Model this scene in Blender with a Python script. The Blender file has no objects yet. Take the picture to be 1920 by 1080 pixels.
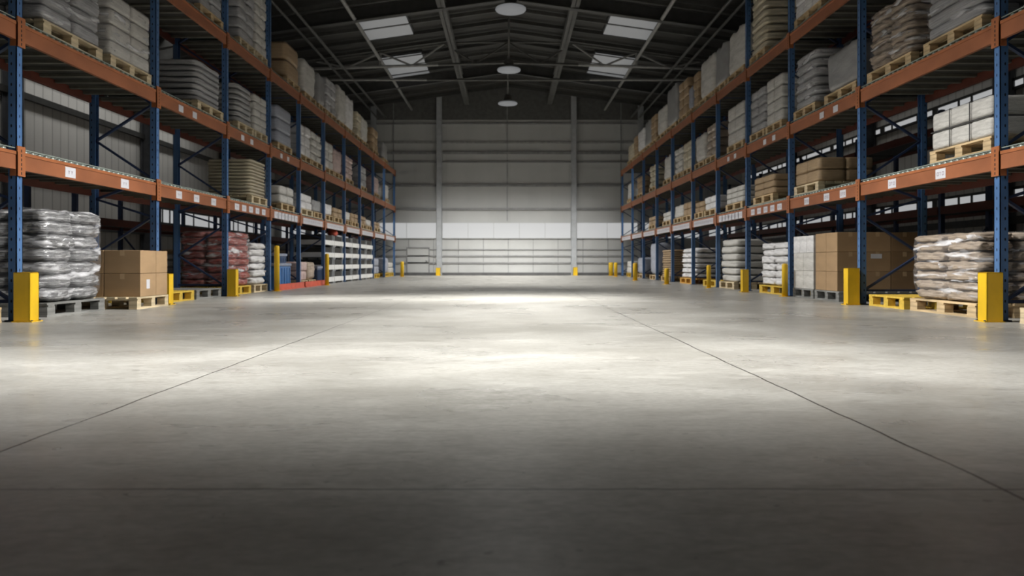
import bpy, math, random
from mathutils import Vector, noise as mnoise
random.seed(7)
C = bpy.context.scene.collection
S = bpy.context.scene
PI = math.pi
CX, HY, F, H = 953.0, 492.0, 1400.0, 0.6       # vanishing point, focal length in px, camera height

# ------------------------------------------------------------------ materials
MATS = {}
def nt(name):
    m = bpy.data.materials.new(name); m.use_nodes = True
    t = m.node_tree; b = t.nodes['Principled BSDF']
    return m, t, b
def link(t, a, b): t.links.new(a, b)
def noise_col(t, c0, c1, scale=(6, 6, 6), detail=4, lo=.35, hi=.65, coord='Object', nscale=1.0):
    tc = t.nodes.new('ShaderNodeTexCoord'); mp = t.nodes.new('ShaderNodeMapping')
    mp.inputs['Scale'].default_value = scale
    link(t, tc.outputs[coord], mp.inputs['Vector'])
    n = t.nodes.new('ShaderNodeTexNoise'); n.inputs['Scale'].default_value = nscale; n.inputs['Detail'].default_value = detail
    link(t, mp.outputs[0], n.inputs['Vector'])
    r = t.nodes.new('ShaderNodeValToRGB')
    r.color_ramp.elements[0].position = lo; r.color_ramp.elements[1].position = hi
    r.color_ramp.elements[0].color = (*c0, 1); r.color_ramp.elements[1].color = (*c1, 1)
    link(t, n.outputs['Fac'], r.inputs['Fac'])
    return r.outputs['Color'], n.outputs['Fac'], mp.outputs[0]
def bump(t, b, fac, strength, dist=.02):
    bp = t.nodes.new('ShaderNodeBump'); bp.inputs['Strength'].default_value = strength; bp.inputs['Distance'].default_value = dist
    link(t, fac, bp.inputs['Height']); link(t, bp.outputs[0], b.inputs['Normal'])
def mat(name, c, rough=.5, metal=0, var=.15, scale=(6, 6, 6), bmp=0, spec=.5, coat=0, detail=4):
    if name in MATS: return MATS[name]
    m, t, b = nt(name)
    c0 = tuple(x*(1-var) for x in c); c1 = tuple(min(1, x*(1+var)) for x in c)
    col, fac, _ = noise_col(t, c0, c1, scale, detail)
    link(t, col, b.inputs['Base Color'])
    b.inputs['Roughness'].default_value = rough; b.inputs['Metallic'].default_value = metal
    b.inputs['Specular IOR Level'].default_value = spec
    if coat: b.inputs['Coat Weight'].default_value = coat; b.inputs['Coat Roughness'].default_value = .15
    if bmp: bump(t, b, fac, bmp)
    MATS[name] = m
    return m
def emit(name, c, s, base=.6):
    m, t, b = nt(name)
    b.inputs['Base Color'].default_value = (*[x*base for x in c], 1)
    b.inputs['Emission Color'].default_value = (*c, 1); b.inputs['Emission Strength'].default_value = s
    b.inputs['Roughness'].default_value = .6
    MATS[name] = m
    return m

mat('blue', (.07, .155, .33), .42, var=.25, scale=(3, 3, 1.2))
mat('navy', (.022, .04, .10), .5)
mat('orange_shaded', (.10, .02, .009), .6)  # beam orange darkened: shade painted into rear and back-rack beams
mat('orange', (.285, .102, .045), .45, var=.15, scale=(3, 2, 3))
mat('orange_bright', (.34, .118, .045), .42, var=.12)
mat('hole', (.008, .01, .015), .8)
mat('roller', (.36, .42, .38), .4, metal=.4)
mat('deck', (.03, .028, .024), .8)
mat('slat', (.11, .105, .085), .7)
mat('ticket', (.62, .62, .66), .55, var=.05)
mat('ink', (.33, .26, .30), .7, var=.05)
mat('yellow', (.70, .44, .012), .45, var=.12, scale=(4, 4, 2))
mat('yellow_wood', (.62, .42, .06), .6, var=.15, scale=(2, 20, 20))
mat('wood', (.50, .37, .21), .75, var=.3, scale=(3, 3, 26), bmp=.25)
mat('wood_pale', (.56, .46, .30), .75, var=.25, scale=(3, 3, 26), bmp=.25)
mat('wood_grey', (.20, .20, .19), .75, var=.3, scale=(3, 3, 26), bmp=.25)
mat('orange_wood', (.6, .33, .06), .65, var=.2)
mat('kraft', (.36, .235, .125), .7, var=.10, scale=(2, 2, 5))
mat('kraft_dark', (.25, .155, .075), .7, var=.10, scale=(2, 2, 5))
mat('kraft_orange', (.50, .30, .11), .7, var=.1)
mat('tape', (.44, .31, .18), .3, var=.05)
mat('strap', (.05, .05, .05), .5)
mat('strap_tan', (.38, .27, .15), .5)
mat('steel', (.085, .085, .08), .55, var=.15)
mat('steel_dark', (.05, .05, .048), .6)
mat('pipe', (.30, .30, .29), .5)
mat('white_steel', (.78, .78, .76), .4, var=.06)
mat('blue_plastic', (.03, .13, .34), .35)
mat('blue_dark', (.02, .05, .12), .4)
mat('void_shade', (.035, .033, .03), .8)
mat('lid', (.25, .28, .36), .5)
mat('red_steel', (.55, .10, .06), .45)
mat('column', (.37, .385, .40), .6, var=.08)
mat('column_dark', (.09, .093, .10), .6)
mat('girt', (.24, .24, .24), .6)
mat('gable_shade', (.10, .10, .095), .7)
mat('kerb', (.09, .09, .09), .7)

def film(name, c, rough=.32, scale=(3, 3, 16), bmp=.5, hi=1.25, lo=.65, coat=.3, contrast=(.34, .66), c1=None):
    """plastic or paper sack surface with crumpled streaks"""
    m, t, b = nt(name)
    c0 = tuple(x*lo for x in c); c1 = c1 or tuple(min(.95, x*hi) for x in c)
    col, fac, mp = noise_col(t, c0, c1, scale, 5, *contrast)
    n2 = t.nodes.new('ShaderNodeTexNoise'); n2.inputs['Scale'].default_value = 1.6; n2.inputs['Detail'].default_value = 6
    n2.inputs['Distortion'].default_value = 1.5
    link(t, mp, n2.inputs['Vector'])
    link(t, col, b.inputs['Base Color']); b.inputs['Roughness'].default_value = rough
    b.inputs['Coat Weight'].default_value = coat; b.inputs['Coat Roughness'].default_value = .12
    bump(t, b, n2.outputs['Fac'], bmp, .05)
    MATS[name] = m
    return m
film('f_silver', (.34, .34, .35), .3, (2.4, 2.4, 8), 1.0, lo=.62, coat=.8, contrast=(.42, .68), c1=(.72, .72, .73))  # pale streaks paint white highlights into the grey
film('f_dgrey', (.17, .17, .17), .4, (3, 3, 9), .8, coat=.5)
film('f_lgrey', (.40, .40, .41), .5, (3, 3, 14), .5, hi=1.2, lo=.72, coat=.1)
film('f_offwhite', (.60, .585, .55), .5, (3, 3, 12), .35, hi=1.1, lo=.82, coat=.1)
film('f_white', (.78, .77, .77), .45, (3, 3, 12), .4, hi=1.12, lo=.8, coat=.2)
film('f_tan', (.40, .32, .245), .45, (3, 3, 12), .6, hi=1.25, lo=.72, coat=.4)
film('f_red', (.50, .09, .07), .35, (2.5, 2.5, 9), .8, lo=.8, coat=.6, contrast=(.48, .66), c1=(.72, .45, .42))  # pink-white streaks paint highlights into the red
film('f_pink', (.55, .42, .39), .5, (3, 3, 12), .4, hi=1.15, lo=.8, coat=.1)
film('f_grey', (.30, .30, .30), .4, (2, 2, 3), .3, hi=1.1, lo=.85, coat=.3)
film('f_bluegrey', (.33, .35, .41), .5, (3, 3, 10), .3, hi=1.1, lo=.85, coat=.1)
film('f_ltan', (.56, .50, .37), .5, (3, 3, 14), .4, hi=1.15, lo=.75, coat=.1)
film('f_kraft', (.37, .26, .15), .6, (3, 3, 14), .3, hi=1.1, lo=.85, coat=.1)

def wrap_mat():
    m, t, b = nt('stretch_film')
    col, fac, mp = noise_col(t, (0, 0, 0), (1, 1, 1), (2.0, 2.0, 9), 6, .53, .66)
    b.inputs['Base Color'].default_value = (.9, .9, .93, 1); b.inputs['Roughness'].default_value = .16
    b.inputs['Specular IOR Level'].default_value = .8
    bump(t, b, fac, 1.0, .05)
    tr = t.nodes.new('ShaderNodeBsdfTransparent'); mx = t.nodes.new('ShaderNodeMixShader')
    mr = t.nodes.new('ShaderNodeMapRange'); mr.inputs['To Min'].default_value = .05; mr.inputs['To Max'].default_value = .8  # near-opaque white streaks paint highlights onto the film
    link(t, col, mr.inputs['Value']); link(t, mr.outputs[0], mx.inputs['Fac'])
    link(t, tr.outputs[0], mx.inputs[1]); link(t, b.outputs[0], mx.inputs[2])
    link(t, mx.outputs[0], t.nodes['Material Output'].inputs['Surface'])
    MATS['wrap'] = m
wrap_mat()

def floor_mat():
    m, t, b = nt('polished_concrete')
    N = t.nodes
    tc = N.new('ShaderNodeTexCoord')
    def mapping(sc):
        mp = N.new('ShaderNodeMapping'); mp.inputs['Scale'].default_value = sc
        link(t, tc.outputs['Object'], mp.inputs['Vector']); return mp.outputs[0]
    def noi(sc, scale, detail=5, dist=0):
        n = N.new('ShaderNodeTexNoise'); n.inputs['Scale'].default_value = scale; n.inputs['Detail'].default_value = detail
        n.inputs['Distortion'].default_value = dist
        link(t, mapping(sc), n.inputs['Vector']); return n.outputs['Fac']
    def rng(v, a, b_, c=0, d=1):
        r = N.new('ShaderNodeMapRange'); r.inputs['From Min'].default_value = a; r.inputs['From Max'].default_value = b_
        r.inputs['To Min'].default_value = c; r.inputs['To Max'].default_value = d
        link(t, v, r.inputs['Value']); return r.outputs[0]
    def mth(op, a, b_=None):
        n = N.new('ShaderNodeMath'); n.operation = op
        for i, v in enumerate((a, b_)):
            if v is None: continue
            if isinstance(v, (int, float)): n.inputs[i].default_value = v
            else: link(t, v, n.inputs[i])
        return n.outputs[0]
    def mixc(f, a, b_, mode='MIX'):
        n = N.new('ShaderNodeMix'); n.data_type = 'RGBA'; n.blend_type = mode
        if isinstance(f, (int, float)): n.inputs[0].default_value = f
        else: link(t, f, n.inputs[0])
        for k, v in ((6, a), (7, b_)):
            if isinstance(v, tuple): n.inputs[k].default_value = (*v, 1)
            else: link(t, v, n.inputs[k])
        return n.outputs[2]
    big = rng(noi((.5, .8, 1), 1.0, 6, .6), .35, .65)
    col = mixc(big, (.31, .30, .275), (.45, .44, .41))
    med = rng(noi((1.6, 3.4, 1), 3.6, 9, .5), .52, .78)
    col = mixc(mth('MULTIPLY', med, .38), col, (.19, .18, .155))
    fine = rng(noi((1, 1.6, 1), 26, 4), .40, .62)
    col = mixc(mth('MULTIPLY', mth('SUBTRACT', 1.0, fine), .30), col, (.16, .155, .135))
    stk = rng(noi((1.4, 4.2, 1), 5.5, 6, .4), .55, .68)
    col = mixc(mth('MULTIPLY', stk, .42), col, (.17, .16, .135))
    lgt = rng(noi((1.2, 2.6, 1), 2.6, 7, .7), .56, .72)
    col = mixc(mth('MULTIPLY', lgt, .35), col, (.56, .55, .51))
    cloud = rng(noi((.9, 1.3, 1), .9, 4, .3), .46, .66)
    col = mixc(mth('MULTIPLY', cloud, .35), col, (.20, .19, .165))
    # hairline scratches and cracks: thin ridges of a noise, broken up by a second one
    rid = mth('ABSOLUTE', mth('SUBTRACT', noi((1.1, 3.4, 1), 1.5, 4, 1.2), .5))
    line = rng(rid, .0, .0045, 1, 0)
    brk = rng(noi((1, 2, 1), 2.3, 2), .56, .62)
    col = mixc(mth('MULTIPLY', mth('MULTIPLY', line, brk), .75), col, (.07, .065, .055))
    rid2 = mth('ABSOLUTE', mth('SUBTRACT', noi((2.5, 9, 1), 2.2, 3, .6), .5))
    line2 = rng(rid2, .0, .009, 1, 0)
    brk2 = rng(noi((2, 3, 1), 3.1, 2), .58, .66)
    col = mixc(mth('MULTIPLY', mth('MULTIPLY', line2, brk2), .6), col, (.10, .09, .08))
    pits = rng(noi((1, 1.2, 1), 17, 2), .70, .76)
    col = mixc(mth('MULTIPLY', pits, .6), col, (.09, .085, .075))
    # sawn joints
    sx = N.new('ShaderNodeSeparateXYZ'); link(t, tc.outputs['Object'], sx.inputs[0])
    wob = mth('MULTIPLY', mth('SUBTRACT', noi((1, 1, 1), 2.5, 5), .5), .035)
    def joint(axis, at, w):
        d = mth('ABSOLUTE', mth('SUBTRACT', mth('ADD', sx.outputs[axis], wob), at))
        return rng(d, w*.45, w, 1, 0)
    # width grows with distance only through perspective: one real width
    j = mth('MAXIMUM', joint(0, -1.61, .0062), joint(0, 1.31, .0072))
    j = mth('MAXIMUM', j, joint(1, 1.975, .0045))
    j = mth('MAXIMUM', j, joint(1, 14.0, .006))
    col = mixc(mth('MULTIPLY', j, .95), col, (.03, .028, .025))
    link(t, col, b.inputs['Base Color'])
    ro = rng(noi((.7, 1.2, 1), 1.4, 6, .5), .3, .7, .24, .42)
    link(t, ro, b.inputs['Roughness'])
    b.inputs['Specular IOR Level'].default_value = .6
    bp = N.new('ShaderNodeBump'); bp.inputs['Strength'].default_value = .10; bp.inputs['Distance'].default_value = .004
    link(t, noi((1, 1, 1), 9, 5), bp.inputs['Height']); link(t, bp.outputs[0], b.inputs['Normal'])
    MATS['floor'] = m
floor_mat()

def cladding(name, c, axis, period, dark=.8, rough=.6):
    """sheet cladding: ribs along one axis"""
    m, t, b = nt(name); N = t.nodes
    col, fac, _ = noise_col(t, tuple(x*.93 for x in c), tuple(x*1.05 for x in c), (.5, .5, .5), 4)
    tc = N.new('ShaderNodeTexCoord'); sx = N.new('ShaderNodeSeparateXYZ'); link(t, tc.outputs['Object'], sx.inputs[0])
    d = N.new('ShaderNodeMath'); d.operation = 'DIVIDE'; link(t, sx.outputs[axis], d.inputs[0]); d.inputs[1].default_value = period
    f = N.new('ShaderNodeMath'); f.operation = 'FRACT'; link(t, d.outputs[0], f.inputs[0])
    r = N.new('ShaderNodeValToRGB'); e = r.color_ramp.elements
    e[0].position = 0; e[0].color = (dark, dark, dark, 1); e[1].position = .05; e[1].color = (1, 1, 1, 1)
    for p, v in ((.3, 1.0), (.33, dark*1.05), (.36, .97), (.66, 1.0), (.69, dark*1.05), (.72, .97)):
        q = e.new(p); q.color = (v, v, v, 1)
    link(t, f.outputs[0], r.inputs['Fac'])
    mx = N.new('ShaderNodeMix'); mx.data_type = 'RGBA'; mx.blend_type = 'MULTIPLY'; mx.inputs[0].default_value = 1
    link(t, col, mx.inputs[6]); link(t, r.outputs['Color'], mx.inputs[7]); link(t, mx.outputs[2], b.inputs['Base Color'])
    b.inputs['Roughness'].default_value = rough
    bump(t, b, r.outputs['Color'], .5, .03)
    MATS[name] = m
cladding('clad_side', (.68, .67, .64), 1, 1.0, .55)
cladding('clad_end', (.46, .465, .455), 0, 2.9, .93)
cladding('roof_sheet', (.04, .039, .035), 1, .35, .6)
emit('glow_window', (.93, .94, .95), .40, .25)
emit('glow_sky', (.93, .95, .97), .13, .3)
emit('glow_lamp', (.95, .97, 1.0), .155, .1)
mat('mullion', (.30, .30, .30), .6)

# ------------------------------------------------------------------ mesh builder
class MB:
    def __init__(s): s.v = []; s.f = []; s.m = []; s.mats = []; s.sm = []
    def mi(s, name):
        if name not in s.mats: s.mats.append(name)
        return s.mats.index(name)
    def add(s, vs, fs, m, smooth=False):
        o = len(s.v); s.v += [tuple(p) for p in vs]; k = s.mi(m)
        for f in fs: s.f.append([i+o for i in f]); s.m.append(k); s.sm.append(smooth)
    def box(s, x0, x1, y0, y1, z0, z1, m):
        x0, x1 = min(x0, x1), max(x0, x1); y0, y1 = min(y0, y1), max(y0, y1)
        vs = [(x0,y0,z0),(x1,y0,z0),(x1,y1,z0),(x0,y1,z0),(x0,y0,z1),(x1,y0,z1),(x1,y1,z1),(x0,y1,z1)]
        s.add(vs, [(0,3,2,1),(4,5,6,7),(0,1,5,4),(1,2,6,5),(2,3,7,6),(3,0,4,7)], m)
    def tube(s, a, b, r, m, n=8, cap=True):
        a = Vector(a); b = Vector(b); d = (b-a).normalized()
        u = d.orthogonal().normalized(); w = d.cross(u)
        vs = []
        for p in (a, b):
            for i in range(n):
                t = 2*PI*(i+.5)/n; vs.append(p+(u*math.cos(t)+w*math.sin(t))*r)
        fs = [(i, (i+1) % n, n+(i+1) % n, n+i) for i in range(n)]
        if cap: fs += [tuple(range(n))[::-1], tuple(range(n, 2*n))]
        s.add(vs, fs, m, n > 6)
    def bar(s, a, b, w, h, m, up=(0, 0, 1)):
        a = Vector(a); b = Vector(b); d = (b-a).normalized(); up = Vector(up)
        if abs(d.dot(up)) > .99: up = Vector((1, 0, 0))
        u = d.cross(up).normalized()*w/2; v = u.cross(d).normalized()*h/2
        vs = [a-u-v, a+u-v, a+u+v, a-u+v, b-u-v, b+u-v, b+u+v, b-u+v]
        s.add(vs, [(0,3,2,1),(4,5,6,7),(0,1,5,4),(1,2,6,5),(2,3,7,6),(3,0,4,7)], m)
    def lathe(s, c, prof, m, n=24):
        vs = []; fs = []
        for r, z in prof:
            for i in range(n):
                t = 2*PI*i/n; vs.append((c[0]+r*math.cos(t), c[1]+r*math.sin(t), c[2]+z))
        for k in range(len(prof)-1):
            for i in range(n):
                j = (i+1) % n; fs.append((k*n+i, k*n+j, (k+1)*n+j, (k+1)*n+i))
        fs.append(tuple(range(n))[::-1]); fs.append(tuple(range((len(prof)-1)*n, len(prof)*n)))
        s.add(vs, fs, m, True)
    def mesh(s, name, org=(0, 0, 0)):
        me = bpy.data.meshes.new(name)
        me.from_pydata([(x-org[0], y-org[1], z-org[2]) for x, y, z in s.v], [], s.f)
        for n in s.mats: me.materials.append(MATS[n])
        me.polygons.foreach_set('material_index', s.m); me.polygons.foreach_set('use_smooth', s.sm)
        me.update(); return me
    def build(s, name, parent=None, org=None, bevel=0):
        if org is None: org = tuple(parent['o']) if parent is not None and 'o' in parent else (0, 0, 0)
        o = bpy.data.objects.new(name, s.mesh(name, org)); C.objects.link(o)
        if parent is not None: o.parent = parent
        else: o.location = org
        if bevel: add_bevel(o, bevel)
        return o
def add_bevel(o, w, seg=2):
    b = o.modifiers.new('bevel', 'BEVEL'); b.width = w; b.segments = seg; b.limit_method = 'ANGLE'
def tag(o, label, cat, group=None):
    o['label'] = label; o['category'] = cat
    if group: o['group'] = group
    return o
def empty(name, loc, label, cat, group=None):
    o = bpy.data.objects.new(name, None); C.objects.link(o); o.location = loc
    o.empty_display_size = .1; o['o'] = tuple(loc)
    return tag(o, label, cat, group)
def struct(o): o['kind'] = 'structure'; return o
def link_mesh(name, me, parent, loc, scale=(1, 1, 1), rot=0):
    o = bpy.data.objects.new(name, me); C.objects.link(o); o.parent = parent
    o.location = loc; o.scale = scale; o.rotation_euler = (0, 0, rot); return o

ORD = ['nearest', 'second', 'third', 'fourth', 'fifth', 'sixth', 'seventh', 'eighth', 'ninth', 'tenth', 'eleventh', 'twelfth']

# ------------------------------------------------------------------ building shell
XW, YE, YB, ZE, ZR = 10.8, 34.5, -5.0, 7.25, 8.75      # side walls, end wall, back wall, eaves, ridge
def roofz(x): return ZR-(ZR-ZE)*abs(x)/XW
m = MB(); m.box(-XW, XW, YB, YE, -.2, 0, 'floor'); struct(m.build('floor', org=(0, 0, 0)))
def gable(name, y, t, matn):
    m = MB(); p = [(-XW, 0), (XW, 0), (XW, ZE), (0, ZR), (-XW, ZE)]
    vs = [(x, y, z) for x, z in p]+[(x, y+t, z) for x, z in p]
    fs = [(0, 1, 2, 3, 4), (9, 8, 7, 6, 5)]+[(i, i+5, (i+1) % 5+5, (i+1) % 5) for i in range(5)]
    m.add(vs, fs, matn); return struct(m.build(name, org=(0, 0, 0)))
gable('wall_end', YE, .2, 'clad_end'); gable('wall_back', YB-.2, .2, 'steel_dark')
for sx, nm in ((-1, 'left'), (1, 'right')):
    m = MB(); m.box(sx*XW, sx*(XW+.2), YB, YE, 0, ZE, 'clad_side'); struct(m.build('wall_'+nm, org=(0, 0, 0)))
    m = MB(); m.box(sx*(XW-.12), sx*XW, YB, YE, 0, .25, 'kerb'); struct(m.build('baseboard_'+nm, org=(0, 0, 0)))
m = MB()
for sx in (-1, 1):
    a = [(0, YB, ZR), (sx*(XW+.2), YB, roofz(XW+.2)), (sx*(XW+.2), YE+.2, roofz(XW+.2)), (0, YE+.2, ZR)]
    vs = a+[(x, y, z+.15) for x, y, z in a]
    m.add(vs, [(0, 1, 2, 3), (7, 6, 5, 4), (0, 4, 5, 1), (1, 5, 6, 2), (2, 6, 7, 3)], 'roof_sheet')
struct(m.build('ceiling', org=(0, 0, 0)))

tn = [0]
def trim(build, name=None, **k):
    tn[0] += 1; m = MB(); build(m); return struct(m.build(name or 'trim_%d' % tn[0], org=(0, 0, 0), **k))
def zy(y): return H+(HY-y)/(F/YE)
# end wall girts, base kerb, columns
for y, h, t in ((232, .07, .05), (287, .12, .06), (304, .06, .05), (348, .10, .07), (392, .09, .07), (468, .04, .04), (480, .06, .05), (493, .07, .05)):
    trim(lambda m: m.box(-XW, XW, YE-t, YE, zy(y)-h/2, zy(y)+h/2, 'girt'))
trim(lambda m: m.box(-XW, XW, YE-.03, YE, zy(267)-.05, zy(267)+.05, 'pipe'))
struct(trim(lambda m: m.box(-XW, XW, YE-.10, YE, 0, .13, 'kerb'), 'baseboard_end'))
def gab(m):  # dark sheet over the gable, painting the shade under the roof
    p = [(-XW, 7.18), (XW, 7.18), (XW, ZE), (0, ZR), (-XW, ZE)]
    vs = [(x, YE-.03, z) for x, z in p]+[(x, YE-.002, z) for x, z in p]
    m.add(vs, [(0, 1, 2, 3, 4), (9, 8, 7, 6, 5)]+[(i, i+5, (i+1) % 5+5, (i+1) % 5) for i in range(5)], 'gable_shade')
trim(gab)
for x in (-9.2, -6.2, -3.18, 3.02, 6.1, 9.1):
    def col(m, x=x):
        m.box(x-.11, x+.11, YE-.26, YE-.235, 0, roofz(x)-.05, 'column'); m.box(x-.13, x+.13, YE-.12, YE-.095, 0, roofz(x)-.05, 'column')
        m.box(x-.015, x+.015, YE-.235, YE-.12, 0, roofz(x)-.05, 'column')
    trim(col)
for x in (-5.3, -.05, 5.2):
    trim(lambda m: m.box(x-.02, x+.02, YE-.04, YE-.001, 2.5, roofz(x)-.05, 'girt'))
for k in range(-4, 5):
    trim(lambda m: m.box(k*1.15-.012, k*1.15+.012, YE-.03, YE-.001, .13, 1.7, 'girt'))
# end wall window band
wn = [0]
xs = [-10.6, -9.2, -6.2, -3.18, 3.02, 6.1, 9.1, 10.6]
for a, b in zip(xs[:-1], xs[1:]):
    wn[0] += 1; m = MB(); m.box(a+.14, b-.14, YE-.05, YE-.02, 1.72, 2.42, 'glow_window')
    w = m.build('window_%d' % wn[0], org=(0, 0, 0)); struct(w)
    f = MB()
    n = max(1, int((b-a)/1.2))
    for i in range(n+1):
        x = a+.14+(b-a-.28)*i/n; f.box(x-.006, x+.006, YE-.06, YE-.05, 1.72, 2.42, 'pipe')
    f.box(a+.14, b-.14, YE-.07, YE-.03, 1.69, 1.72, 'pipe'); f.build('window_frame', w, org=(0, 0, 0))
# end wall doors
for i, (a, b, z) in enumerate(((-4.65, -3.68, 1.25), (-3.55, -3.40, 1.25))[:1]):
    m = MB(); m.box(a, b, YE-.05, YE-.02, .13, z, 'clad_end'); d = struct(m.build('door_%d' % (i+1), org=(0, 0, 0)))
    f = MB(); f.box(a-.05, a, YE-.08, YE-.02, .13, z+.05, 'girt'); f.box(b, b+.05, YE-.08, YE-.02, .13, z+.05, 'girt'); f.box(a, b, YE-.08, YE-.02, z, z+.05, 'girt')
    f.build('door_frame', d, org=(0, 0, 0))
    f = MB(); f.box(b-.14, b-.06, YE-.09, YE-.05, .65, .68, 'steel'); f.build('door_handle', d, org=(0, 0, 0))
# side walls: columns, girts, windows
for sx in (-1, 1):
    for k, y in enumerate((-2, 4, 10, 16, 22, 28)):
        def col(m, y=y):
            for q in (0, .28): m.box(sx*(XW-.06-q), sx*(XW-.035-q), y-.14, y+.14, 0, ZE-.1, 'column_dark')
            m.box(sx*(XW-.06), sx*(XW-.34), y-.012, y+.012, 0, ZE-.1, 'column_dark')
        trim(col)
    for z in ((2.75, 4.3, 4.95, 6.3) if sx < 0 else (2.75, 3.85, 4.95, 6.3)):
        trim(lambda m: m.box(sx*XW, sx*(XW-.1), YB, YE, z-.07, z+.07, 'steel_dark'))
    trim(lambda m: m.box(sx*XW, sx*(XW-.1), YB, YE, 1.42, 1.58, 'steel_dark'))
    if sx > 0: bands = ((1.88, 2.15, 4.2), (4.33, 4.46, 4.2))
    else: bands = ((1.85, 2.25, 22.1),)
    for z0, z1, ys in bands:
        y = ys
        while y < YE-1:
            y2 = min(y+5.72, YE-.3)
            wn[0] += 1; m = MB(); m.box(sx*(XW-.03), sx*(XW-.001), y, y2, z0, z1, 'glow_window')
            w = struct(m.build('window_%d' % wn[0], org=(0, 0, 0)))
            f = MB(); f.box(sx*XW, sx*(XW-.06), y, y2, z0-.06, z0, 'steel_dark'); f.box(sx*XW, sx*(XW-.06), y, y2, z1, z1+.06, 'steel_dark')
            q = y; widths = (1.1, .5, .9, .9, 1.3, .45); i = 0
            while q < y2:
                wd = .05 if i % 3 else .22
                f.box(sx*XW, sx*(XW-.06), q, min(q+wd, y2), z0, z1, 'steel_dark'); q += widths[i % 6]; i += 1
            f.build('window_frame', w, org=(0, 0, 0)); y += 6.0
# roof structure
y = 11.0; k = 0
while y < YE-.3:
    def pur(m, y=y):
        for sx in (-1, 1):
            m.bar((0, y, ZR-.11), (sx*XW, y, roofz(XW)-.11), .06, .12, 'steel' if k % 2 else 'steel_dark', up=(0, 0, 1))
    trim(pur, 'roof_purlin'); y += 1.15; k += 1
def rafter(y, dep, mt='steel_dark'):
    def f(m):
        for sx in (-1, 1):
            for dz, wd in ((-.25, .2), (-.25-dep, .2)):
                m.bar((0, y, ZR+dz), (sx*XW, y, ZE+dz), wd, .03, mt)
            m.bar((0, y, ZR-.25-dep/2), (sx*XW, y, ZE-.25-dep/2), .02, dep, mt)
            m.bar((sx*(XW-.3), y, ZE-.9), (sx*(XW-2.6), y, roofz(XW-2.6)-.3-dep), .16, .3, mt)
    return trim(f, 'roof_rafter')
for y in (10.2, 15.8, 21.4, 29.6): rafter(y, .38)
def truss(y):
    def f(m):
        zb = 7.35; mt = 'pipe'
        xs = [-6.6+13.2*i/12 for i in range(13)]
        for sx in (-1, 1):
            m.tube((sx*6.9, y, zb-.12), (sx*2.4, y, zb+.023), .055, mt, 6); m.tube((sx*2.4, y, zb+.023), (0, y, zb+.10), .055, 'steel', 6)  # chord darker towards the middle: dimness painted into the colour
            m.tube((sx*7.6, y+1.0, zb-.25), (sx*2.9, y+1.0, zb-.25), .045, mt, 6)
        m.tube((-2.9, y+1.0, zb-.25), (2.9, y+1.0, zb-.25), .045, 'steel', 6)
        top = lambda x: min(roofz(x)-.35, 8.15)
        for a, b in zip(xs[:-1], xs[1:]): m.tube((a, y, top(a)), (b, y, top(b)), .04, 'steel', 6)
        for i, x in enumerate(xs):
            zz = zb+.10-.22*abs(x)/6.9
            if abs(abs(x)-4.4) < .3: m.tube((x, y, zz), (x, y, top(x)), .05, mt, 6)
        for i in range(12):
            a, b = xs[i], xs[i+1]
            za, zb2 = zb+.10-.22*abs(a)/6.9, zb+.10-.22*abs(b)/6.9
            if i % 2: m.tube((a, y, za), (b, y, top(b)), .035, mt if abs(a) > 3 and abs(a) < 5.6 else 'steel', 6)
            else: m.tube((a, y, top(a)), (b, y, zb2), .035, mt if abs(b) > 3 and abs(b) < 5.6 else 'steel', 6)
    return trim(f, 'roof_truss')
truss(25.6)
for sx in (-1, 1):
    def g(m): 
        z = roofz(1.9)-.62; m.box(sx*1.78, sx*2.02, 6, YE, z+.18, z+.2, 'steel'); m.box(sx*1.78, sx*2.02, 6, YE, z, z+.02, 'steel'); m.box(sx*1.89, sx*1.91, 6, YE, z, z+.2, 'steel')
    trim(g, 'roof_beam')
    for rat, r, mt in ((.632, .055, 'pipe'), (.847, .045, 'steel'), (.906, .04, 'steel')):
        z = 7.55 if rat < .8 else 7.2
        x = rat*(z-H)
        trim(lambda m: m.tube((sx*x, 6, z), (sx*x, YE-.5, z), r, mt, 8), 'roof_pipe')
# skylights, each between purlins
si = 0
for sx in (-1, 1):
    for (y0, y1) in ((16.2, 18.7), (22.2, 24.75), (27.0, 30.8)):
        si += 1; m = MB()
        xa, xb = 3.15, 4.62
        za, zb = roofz(xa)-.13, roofz(xb)-.13
        vs = [(sx*xa, y0, za), (sx*xb, y0, zb), (sx*xb, y1, zb), (sx*xa, y1, za)]
        vs += [(a, b, c-.015) for a, b, c in vs]
        m.add(vs, [(0, 1, 2, 3), (7, 6, 5, 4), (0, 4, 5, 1), (1, 5, 6, 2), (2, 6, 7, 3), (3, 7, 4, 0)], 'glow_sky')
        wn[0] += 1; w = struct(m.build('window_%d' % wn[0], org=(0, 0, 0)))
        f = MB()
        for (p, q) in (((xa, y0), (xa, y1)), ((xb, y0), (xb, y1)), ((xa, y0), (xb, y0)), ((xa, y1), (xb, y1))):
            f.bar((sx*p[0], p[1], roofz(p[0])-.05), (sx*q[0], q[1], roofz(q[0])-.05), .06, .06, 'steel_dark')
        f.build('window_frame', w, org=(0, 0, 0))

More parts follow.
